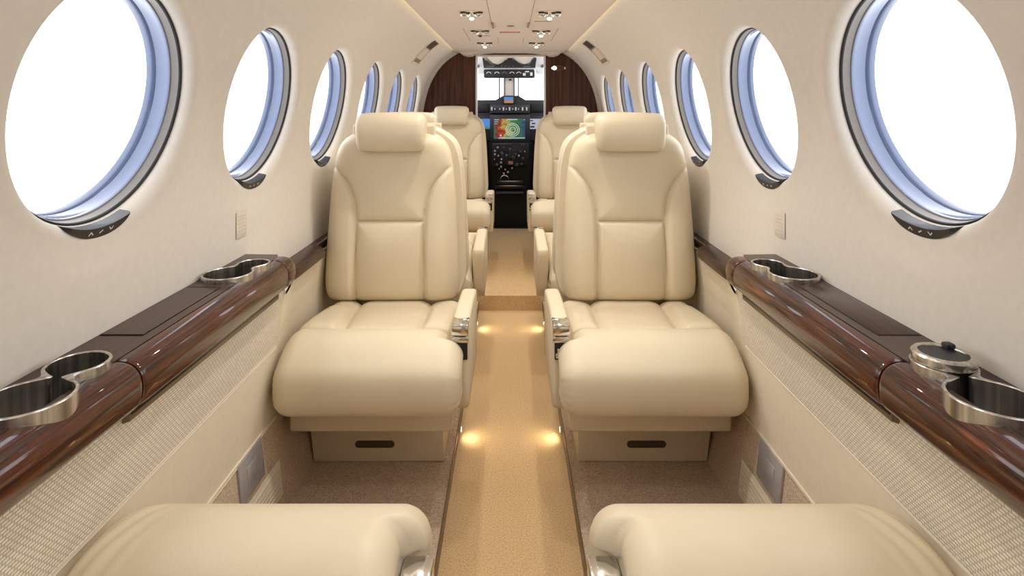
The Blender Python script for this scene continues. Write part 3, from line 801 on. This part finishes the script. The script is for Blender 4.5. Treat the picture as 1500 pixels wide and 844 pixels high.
for y in LY:
    for s in (-1, 1):
        o = proto if first else copy_tree(proto); first = False
        o.location = (s * (.165 if y < 2.6 else .160), y, ZC)
        sd = 'left' if s < 0 else 'right'; off = (y == 3.04 and s < 0)
        if off:
            lb = 'unlit chrome reading light in the left row of the ceiling panel'
            for ch_ in o.children:
                if ch_.name.startswith('bulb'):
                    ch_.data = ch_.data.copy(); ch_.data.materials.clear(); ch_.data.materials.append(M['dark'])
        elif y in rown: lb = 'lit chrome reading light, %s visible in the %s row of the ceiling panel' % (rown[y], sd)
        else: lb = 'unseen chrome ceiling reading light added for fill on the %s side, above or behind the camera' % sd
        tag(o, lb, 'light', 'ceiling reading lights')
        if not off: DOWN.append((o.location.x, y))
# slot grilles on the curved wall
for side in (-1, 1):
    sd = 'left' if side < 0 else 'right'
    def arcpt(s_, d):
        x, z = prof(s_); x2, z2 = prof(s_ + .002); t_ = np.array([x2 - x, z2 - z]); t_ /= np.linalg.norm(t_); nn_ = np.array([-t_[1], t_[0]])
        return x + nn_[0] * d, z + nn_[1] * d
    s0 = float(np.interp(1.37, zz, ss)) - s_c; s1 = float(np.interp(1.497, zz, ss)) - s_c
    g = empty('air_grille', (0, 0, 0), 'narrow slotted air grille on the curved %s wall near the bulkhead' % sd, 'grille', 'curved wall grilles')
    def arcbox(name, a, b, y0, y1, d0, d1, mat, parent):
        vs, fs, n = [], [], 14
        for k in range(n + 1):
            s_ = a + (b - a) * k / n
            for y, d in ((y0, d0), (y1, d0), (y1, d1), (y0, d1)): x, z = arcpt(s_, d); vs.append((side * x, y, z))
        for k in range(n):
            for i in range(4): fs.append((k * 4 + i, k * 4 + (i + 1) % 4, (k + 1) * 4 + (i + 1) % 4, (k + 1) * 4 + i))
        fs += [(0, 1, 2, 3), tuple(n * 4 + i for i in range(4))]
        return mesh(name, vs, fs, mat, parent, True, 30)
    for yy_ in ((3.36, 3.378), (3.582, 3.60)): arcbox('frame_rail', s0, s1, *yy_, -.001, .004, M['ceil'], g)
    arcbox('slot_back', s0 + .004, s1, 3.378, 3.582, -.001, .0008, M['seam'], g)
    arcbox('end_rail', s0 - .012, s0 + .004, 3.36, 3.60, -.001, .004, M['ceil'], g)
    arcbox('damper', s1 - .06, s1 - .004, 3.40, 3.56, .0005, .003, M['slot'], g)
    arcbox('slot_bar', s0 + .03, s1 - .07, 3.40, 3.56, .0005, .0035, M['ceil'], g)

# ------------------------------------------------------------------ front bulkhead
YP = 4.35
DW, DZ = .262, 1.492
def bulkhead():
    top = [(float(x) * .97, float(CZ + (z - CZ) * .97 if z > CZ else z)) for x, z in zip(*prof(np.linspace(SMIN, SMAX, 70)))]
    vs, fs = [], []
    right = [(DW, .04)] + [(x, z) for x, z in top] + [(0, DZ), (DW, DZ)]
    right = [(DW, .04)] + [(x, max(z, .04)) for x, z in top][:-1] + [(0, top[-1][1]), (0, DZ), (DW, DZ)]
    bm = bmesh.new()
    for s in (-1, 1):
        a = [bm.verts.new((s * x, YP, z)) for x, z in right]; b = [bm.verts.new((s * x, YP + .03, z)) for x, z in right]
        bm.faces.new(a); bm.faces.new(b)
        for i in range(len(a)): j = (i + 1) % len(a); bm.faces.new((a[i], a[j], b[j], b[i]))
    bmesh.ops.remove_doubles(bm, verts=bm.verts[:], dist=1e-5)
    return bobj('wall_front', bm, M['wood_wall'], None, False)
wf = tag(bulkhead(), 'dark walnut bulkhead around the open cockpit doorway', 'wall', None, 'structure')
for s in (-1, 1): box('door_jamb', s * (DW - .012), s * (DW + .001), YP - .004, YP + .06, .97, DZ, M['white'], wf, .003)
box('door_head', -DW, DW, YP - .003, YP + .06, DZ - .004, DZ + .006, M['ceil'], wf, .003)
wl = empty('wall_lamp', (.358, YP, 1.397), 'small oval chrome lamp on the walnut bulkhead right of the doorway', 'lamp')
lathe('oval_rim', [(.055, 0), (.055, -.006), (.050, -.010), (.046, -.006), (.046, -.002)], M['chrome'], wl, 40, 'Y', sy=.42)
lathe('oval_plate', [(.047, -.001), (.046, -.004), (0, -.004)], M['wood_wall'], wl, 40, 'Y', sy=.40)
lathe('bulb', [(.012, -.003), (.011, -.008), (.007, -.011), (0, -.012)], M['bulb'], wl, 24, 'Y', (-.026, 0, 0))
# rear bulkhead behind the camera
bmk = bmesh.new(); add_box(bmk, -.7, .7, YB - .03, YB, -.02, 1.6); tag(bobj('wall_rear', bmk, M['wall'], None, False), 'plain cream bulkhead behind the camera', 'wall', None, 'structure')

# ------------------------------------------------------------------ cockpit
YW = 5.55
ck = bmesh.new()
for s in (-1, 1):
    add_box(ck, s * .62, s * .66, YP + .03, YW + .6, 1.46, 1.62); add_box(ck, s * .62, s * .66, YP + .03, 4.50, 1.08, 1.46)
cko = bobj('wall_cockpit', ck, M['white'], None, False); tag(cko, 'pale liner of the cockpit beyond the doorway', 'wall', None, 'structure')
bm = bmesh.new()
for s in (-1, 1): add_box(bm, s * .62, s * .66, YP + .03, YW + .6, 0, 1.08)
add_box(bm, -.66, .66, 4.90, YW + .6, -.02, ZF); add_box(bm, -.66, .66, YW + .3, YW + .34, 0, 1.0)
bobj('lower_liner', bm, M['cockpit2'], cko, False)
bm = bmesh.new(); add_box(bm, -.66, .66, YP + .03, YW + .6, 1.555, 1.62)
bobj('cockpit_shell', bm, M['greige'], cko, False)
# windshield: frame with two openings and panes
YG = 5.45
ws = empty('window_windshield', (0, 0, 0), kind='structure'); tag(ws, 'bright cockpit windshield beyond the doorway', 'window')
def pr(px, py, y): q = P(px, py, y); return (q[0], q[2])
def pbox(name, px0, px1, py0, py1, y0, y1, mat, parent, bev=.003, yref=None):
    yr = yref or y0; a = P(px0, py0, yr); b = P(px1, py1, yr)
    return box(name, a[0], b[0], y0, y1, b[2], a[2], mat, parent, bev)
def ppoly(name, pts, y0, y1, mat, parent): return prism(name, [pr(x, y, y0) for x, y in pts], y0, y1, mat, parent)
pbox('pane', 660, 738, 96, 152, YG, YG + .006, M['glass'], ws, 0)
pbox('pane', 758, 836, 96, 152, YG, YG + .006, M['glass'], ws, 0)
for s in (-1, 1): box('side_pane', s * .635, s * .639, 4.50, YG, 1.08, 1.46, M['glass'], ws, 0)
pbox('header_frame', 640, 856, 72, 97, YG - .01, YG + .04, M['white'], ws)
pbox('sill_frame', 640, 856, 151, 175, YG - .01, YG + .04, M['cockpit'], ws)
for a, b in ((640, 662), (834, 856)): pbox('side_frame', a, b, 96, 152, YG - .01, YG + .04, M['white'], ws)
cp = pbox('centre_post', 739.5, 752.5, 96, 146, YG - .03, YG + .04, M['greige'], ws)
for x in (731.5, 738.8, 753.2, 759.2): pbox('post_seal', x - 1, x + 1, 112, 146, YG - .035, YG + .01, M['cockgrey'], ws, .002)
pbox('compass', 745.5, 749.5, 115.5, 118, YG - .06, YG - .03, M['dark'], ws)
# overhead panel
YO = 5.0
oh = empty('overhead_panel', (0, 0, 0), 'black switch panel with small gauges hanging from the cockpit ceiling', 'panel')
ppoly('overhead_liner', [(700, 80), (712, 76.5), (730, 74.6), (748, 74), (766, 74.6), (784, 76.5), (796, 80), (796, 108), (786, 108), (784, 101), (712, 101), (710, 108), (700, 108)], YO + .06, YO + .12, M['white'], oh)
ppoly('visor_shade', [(712, 82), (723, 78.5), (748, 77.3), (773, 78.5), (784, 82), (776, 91.5), (768, 94), (760, 92), (752, 85.2), (744, 85.2), (738, 91), (730, 94.5), (722, 92.5), (717, 88)], YO + .035, YO + .06, M['greige'], oh)
ppoly('switch_panel', [(706.5, 84), (709, 85.5), (711, 88.5), (714, 89), (718, 93.5), (723, 95), (731, 95), (736, 91.5), (740, 88.2), (743, 87), (744, 85), (750, 85), (751.5, 87.5), (755, 88.5), (760, 92.5), (764, 95), (774, 95), (779, 91), (782, 87), (786, 84), (785, 92), (784, 99), (708.5, 99)], YO, YO + .06, M['cockpit2'], oh)
gp = pbox('gauge_panel', 708.5, 783.5, 101.5, 114, YO - .02, YO + .05, M['cockpit2'], oh, .010)
for cx in (716, 728, 739, 750, 760):
    c0 = P(cx, 109, YO - .02); vs, fs = [], []
    for k in range(13):
        a = math.radians(20 + 140 * k / 12)
        for r in (.018, .023): vs.append((c0[0] + r * math.cos(a), YO - .022, c0[2] + r * math.sin(a)))
    for k in range(12): fs.append((2 * k, 2 * k + 1, 2 * k + 3, 2 * k + 2))
    mesh('gauge_arc', vs, fs, M['cockgrey'] if cx == 739 else M['mark'], gp, False)
for (a, b, c_, d) in ((766, 770, 107, 111), (769, 775, 104, 106), (776.5, 780, 106, 111)):
    pbox('toggle_switch', a, b, c_, d, YO - .024, YO - .019, M['mark'], gp, .001)
for (a, b, c_, d) in ((712, 724, 96.6, 97.6), (767, 777, 96.6, 97.6), (734, 735, 96, 98.4), (740, 741, 96, 98.4), (745, 746, 96, 98.4), (751, 752, 96, 98.4)):
    pbox('switch_mark', a, b, c_, d, YO - .004, YO + .001, M['cockgrey'], oh, 0)
for x in (699.5, 795): 
    q = P(x, 97, YO + .055); lathe('hook', [(.013, 0), (.013, -.02), (.008, -.028), (0, -.028)], M['cockgrey'], oh, 20, 'Y', (q[0], YO + .06, q[2]))
# instrument panel
YI = 5.10
ip = empty('instrument_panel', (0, 0, 0), 'dark cockpit instrument panel with glowing screens beyond the doorway', 'instrument panel')
ppoly('glareshield', [(660, 147), (726, 146.5), (732, 143), (737, 140), (759, 140), (764, 143), (770, 146.5), (836, 147), (836, 176), (660, 176)], YI - .04, YI + .34, M['cockpit'], ip)
ppoly('panel_face', [(660, 170), (836, 170), (836, 208.6), (660, 208.6)], YI - .02, YI + .06, M['cockpit2'], ip)
for a, b in ((699, 717), (777.5, 796)): pbox('side_cowl', a, b, 152, 164, YI - .06, YI - .03, M['cockpit2'], ip)
sb = pbox('standby_screen', 737, 753.5, 140.6, 152, YI - .065, YI - .03, M['dark'], ip)
pbox('sky_half', 738.6, 752, 142, 147, YI - .068, YI - .06, M['sky_screen'], sb, 0)
pbox('ground_half', 738.6, 752, 147, 151, YI - .068, YI - .06, M['ground_screen'], sb, 0)
mp = pbox('mode_panel', 717.5, 776.5, 153.5, 166, YI - .085, YI - .03, M['cockpit'], ip, .006)
bm = bmesh.new()
for x, t in ((720.5, 1), (725, 0), (732, 0), (737.5, 1), (741.5, 0), (746.5, 1), (751, 0), (755.5, 1), (759.5, 0), (765.5, 1), (771.5, 1)):
    w_ = 1.1 if t else .6
    p0, p1 = P(x - w_, 157 if t else 158.5, YI - .085), P(x + w_, 162 if t else 161, YI - .085); add_box(bm, p0[0], p1[0], YI - .094, YI - .082, p1[2], p0[2], .0015)
bobj('selector_knobs', bm, M['mark'], mp)
mf = pbox('map_display', 717.5, 776.5, 168, 208.5, YI - .075, YI - .02, M['cockpit'], ip, .008)
ms = pbox('map_screen', 723.3, 769.3, 174, 203.5, YI - .0775, YI - .07, M['map'], mf, 0)
for (a, b, c_, d) in ((743, 758, 174.4, 176), (730, 769, 201.5, 203), (724, 731, 175, 176), (724, 730, 178, 178.8), (724, 729, 181, 181.8), (767, 769, 175, 176), (732, 735, 197, 200)):
    pbox('text_line', a, b, c_, d, YI - .0785, YI - .077, M['white_screen'], ms, 0)
for a, b, m_ in ((690, 718, M['sky_screen']), (775.5, 806, M['white_screen'])):
    d_ = pbox('flight_display', a - 3, b + 1 if a < 700 else b, 170, 206, YI - .045, YI - .02, M['cockpit'], ip, .004)
    q = pbox('flight_screen', a, b, 174, 189, YI - .0475, YI - .04, m_, d_, 0)
    if a > 700:
        bm = bmesh.new()
        for (e, f_, g_, h_) in ((776, 781, 176, 177.6), (779, 784, 180, 182), (777, 783, 184.5, 187)):
            p0, p1 = P(e, g_, YI - .0475), P(f_, h_, YI - .0475); add_box(bm, p0[0], p1[0], YI - .0487, YI - .047, p1[2], p0[2])
        bobj('screen_figures', bm, M['cockpit'], q, False)
    else:
        pbox('ground_band', a, b, 186, 189, YI - .0487, YI - .047, M['ground_screen'], q, 0).data.materials[0] = emis('green_band', srgb(96, 168, 120), .6)
# pedestal
YQ = 4.98
pd = empty('control_pedestal', (0, 0, 0), 'black centre pedestal crowded with levers and knobs below the map screen', 'pedestal')
ppoly('pedestal_body', [(716, 209.2), (780, 209.2), (777, 250), (774, 286), (772, 333), (724, 333), (722, 286), (719, 250)], YQ, YI - .02, M['cockpit2'], pd)
pbox('radio_stack', 721, 775, 209.6, 243, YQ - .02, YQ, M['cockpit'], pd, .004)
for (a, b, c_, d) in ((728, 767, 265.5, 270), (726, 769, 272, 276.5), (727, 767, 281, 284)):
    h_ = pbox('switch_shelf', a, b, c_, d, YQ - .06, YQ, M['cockgrey'] if c_ > 280 else M['cockpit'], pd, .004)
    if c_ < 280:
        pbox('shelf_rim', a, b, c_ - .4, c_ + .8, YQ - .064, YQ - .058, M['chrome'], h_, .001)
bm = bmesh.new()
for k in range(12):
    x = 722 + 2.6 * k
    if 750 < x < 762: continue
    p0, p1 = P(x, 209.8, YQ - .02), P(x + 1.6, 212.5, YQ - .02); add_box(bm, p0[0], p1[0], YQ - .026, YQ - .018, p1[2], p0[2], .001)
for x in (763, 766.5): p0, p1 = P(x, 210, YQ - .02), P(x + 2, 213.5, YQ - .02); add_box(bm, p0[0], p1[0], YQ - .026, YQ - .018, p1[2], p0[2], .001)
bobj('radio_keys', bm, M['cockgrey'], pd)
rk = random.Random(3)
for (x, y, r, m_) in ((725, 221, .009, 'mark'), (725, 226, .008, 'mark'), (734.5, 233, .010, 'chrome'), (734, 238, .010, 'mark'), (734, 244, .010, 'chrome'), (740, 248, .009, 'chrome'), (728, 241, .012, 'cockgrey'), (753, 231, .012, 'cockgrey'), (755, 226, .010, 'cockgrey'), (762, 222, .009, 'cockgrey'), (757, 241, .016, 'cockgrey'), (766, 232, .012, 'cockgrey'), (735, 224, .011, 'cockgrey'), (729, 216, .008, 'mark'), (724, 233, .007, 'chrome'), (730, 228, .007, 'mark'), (738, 216, .007, 'cockgrey'), (744, 252, .009, 'mark'), (731, 247, .007, 'chrome'), (750, 246, .009, 'chrome'), (760, 228, .008, 'mark'), (769, 222, .008, 'chrome'), (764, 240, .009, 'cockgrey'), (738, 254, .008, 'mark')):
    q = P(x, y, YQ - .02); lathe('knob', [(r, 0), (r, -.018), (r * .8, -.024), (0, -.025)], M[m_], pd, 16, 'Y', (q[0], YQ - .018, q[2]))
for (x0, y0, x1, y1) in ((747, 219, 746, 236), (742, 228, 743, 240), (751, 230, 750, 241), (736, 226, 737, 236)):
    p0, p1 = Vector(P(x0, y0, YQ - .09)), Vector(P(x1, y1, YQ - .01)); bm = bmesh.new()
    r_ = bmesh.ops.create_cone(bm, cap_ends=True, segments=12, radius1=.006, radius2=.004, depth=(p1 - p0).length)
    bmesh.ops.transform(bm, matrix=Matrix.Translation((p0 + p1) / 2) @ (p0 - p1).to_track_quat('Z', 'Y').to_matrix().to_4x4(), verts=bm.verts[:])
    r2 = bmesh.ops.create_uvsphere(bm, u_segments=12, v_segments=8, radius=.011); bmesh.ops.translate(bm, vec=p0, verts=r2['verts'])
    bobj('power_lever', bm, M['cockgrey'], pd)
pbox('lever_cap', 744.5, 751.5, 236.5, 241, YQ - .06, YQ - .02, M['red'], pd, .004).data.materials[0] = plain('pink_cap', srgb(214, 150, 150), .5)
q = P(739, 263, YQ - .03); vs, fs = [], []
for k in range(17):
    a = PI * k / 16
    for t in range(8):
        b = 2 * PI * t / 8; rr_ = .036 + .0045 * math.cos(b); vs.append((q[0] + rr_ * math.cos(a), YQ - .04 + .0045 * math.sin(b), q[2] + rr_ * math.sin(a)))
for k in range(16):
    for t in range(8): fs.append((k * 8 + t, k * 8 + (t + 1) % 8, (k + 1) * 8 + (t + 1) % 8, (k + 1) * 8 + t))
mesh('trim_wheel_guard', vs, fs, M['chrome'], pd)
# ------------------------------------------------------------------ aisle floor lamps
for y, nm in ((.95, 'nearest'), (1.93, 'middle'), (2.88, 'farthest')):
    for s in (-1, 1):
        sd = 'left' if s < 0 else 'right'
        a = empty('aisle_lamp', (s * (AH - .004), y, .030), '%s small warm floor lamp set in the %s edge of the aisle' % (nm, sd), 'lamp', 'aisle floor lamps')
        lathe('lamp_rim', [(.016, 0), (.016, -s * .004), (.011, -s * .005), (.011, -s * .001)], M['chrome'], a, 20, 'X', sy=.8)
        lathe('lens', [(.011, -s * .001), (.008, -s * .004), (0, -s * .005)], M['floorlamp'], a, 16, 'X', sy=.8)
        ld = bpy.data.lights.new('aisle_glow', 'SPOT'); ld.energy = .38; ld.color = (1, .82, .55); ld.spot_size = math.radians(150); ld.spot_blend = 1; ld.shadow_soft_size = .012
        lo_ = bpy.data.objects.new('aisle_glow', ld); COL.objects.link(lo_); lo_.location = (s * (AH - .016), y, .040)
        lo_.rotation_euler = Vector((-s * .8, 0, -.6)).to_track_quat('-Z', 'Y').to_euler()

# ------------------------------------------------------------------ light, sky, camera
for x, y in DOWN:
    ld = bpy.data.lights.new('down_spot', 'SPOT'); ld.energy = 8.0 if y > 1 else 3.0; ld.color = (1, .94, .84); ld.spot_size = math.radians(120); ld.spot_blend = .7; ld.shadow_soft_size = .012
    o = bpy.data.objects.new('down_spot', ld); COL.objects.link(o); o.location = (x, y + .012, ZC - .042)
for s in (-1, 1):
    ld = bpy.data.lights.new('cockpit_fill', 'SPOT'); ld.energy = 5; ld.color = (1, .97, .93); ld.spot_size = math.radians(130); ld.spot_blend = 1; ld.shadow_soft_size = .03  # unseen fill spots added to brighten the cockpit liner
    o = bpy.data.objects.new('cockpit_fill', ld); COL.objects.link(o); o.location = (s * .40, 4.45, 1.38); o.rotation_euler = Vector((-s * .25, 1, .05)).to_track_quat('-Z', 'Z').to_euler()
w = bpy.data.worlds.new('bright_overcast'); sc.world = w; w.use_nodes = True
bg = w.node_tree.nodes['Background']; bg.inputs['Color'].default_value = (.96, .98, 1, 1); bg.inputs['Strength'].default_value = 3.8
for s in (-1, 1):
    ld = bpy.data.lights.new('sky_portal', 'AREA'); ld.shape = 'RECTANGLE'; ld.size = .95; ld.size_y = .38; ld.cycles.is_portal = True
    o = bpy.data.objects.new('sky_portal', ld); COL.objects.link(o); o.location = (s * .66, 4.975, 1.27); o.rotation_euler = Vector((-s, 0, 0)).to_track_quat('-Z', 'Z').to_euler()
# portal at the windshield
ld = bpy.data.lights.new('sky_portal', 'AREA'); ld.shape = 'RECTANGLE'; ld.size = 1.2; ld.size_y = .36; ld.cycles.is_portal = True
o = bpy.data.objects.new('sky_portal', ld); COL.objects.link(o); o.location = (0, YG + .06, 1.30); o.rotation_euler = Vector((0, -1, 0)).to_track_quat('-Z', 'Z').to_euler()

cam = bpy.data.cameras.new('camera'); cam.sensor_fit = 'HORIZONTAL'; cam.sensor_width = 36; cam.lens = 36 * F / 1500
cam.shift_x = (750 - VX) / 1500; cam.shift_y = -(422 - VY) / 1500; cam.clip_start = .02
co = bpy.data.objects.new('camera', cam); COL.objects.link(co); co.location = (0, 0, CZ); co.rotation_euler = (PI / 2, 0, 0); sc.camera = co

sc.view_settings.view_transform = 'Standard'; sc.view_settings.look = 'None'; sc.view_settings.gamma = 1; sc.view_settings.exposure = 0
sc.view_settings.use_curve_mapping = False
sc.cycles.max_bounces = 10; sc.cycles.diffuse_bounces = 6; sc.cycles.transparent_max_bounces = 12
sc.cycles.use_denoising = True; sc.cycles.caustics_reflective = False; sc.cycles.caustics_refractive = False
sc.cycles.sample_clamp_indirect = 6
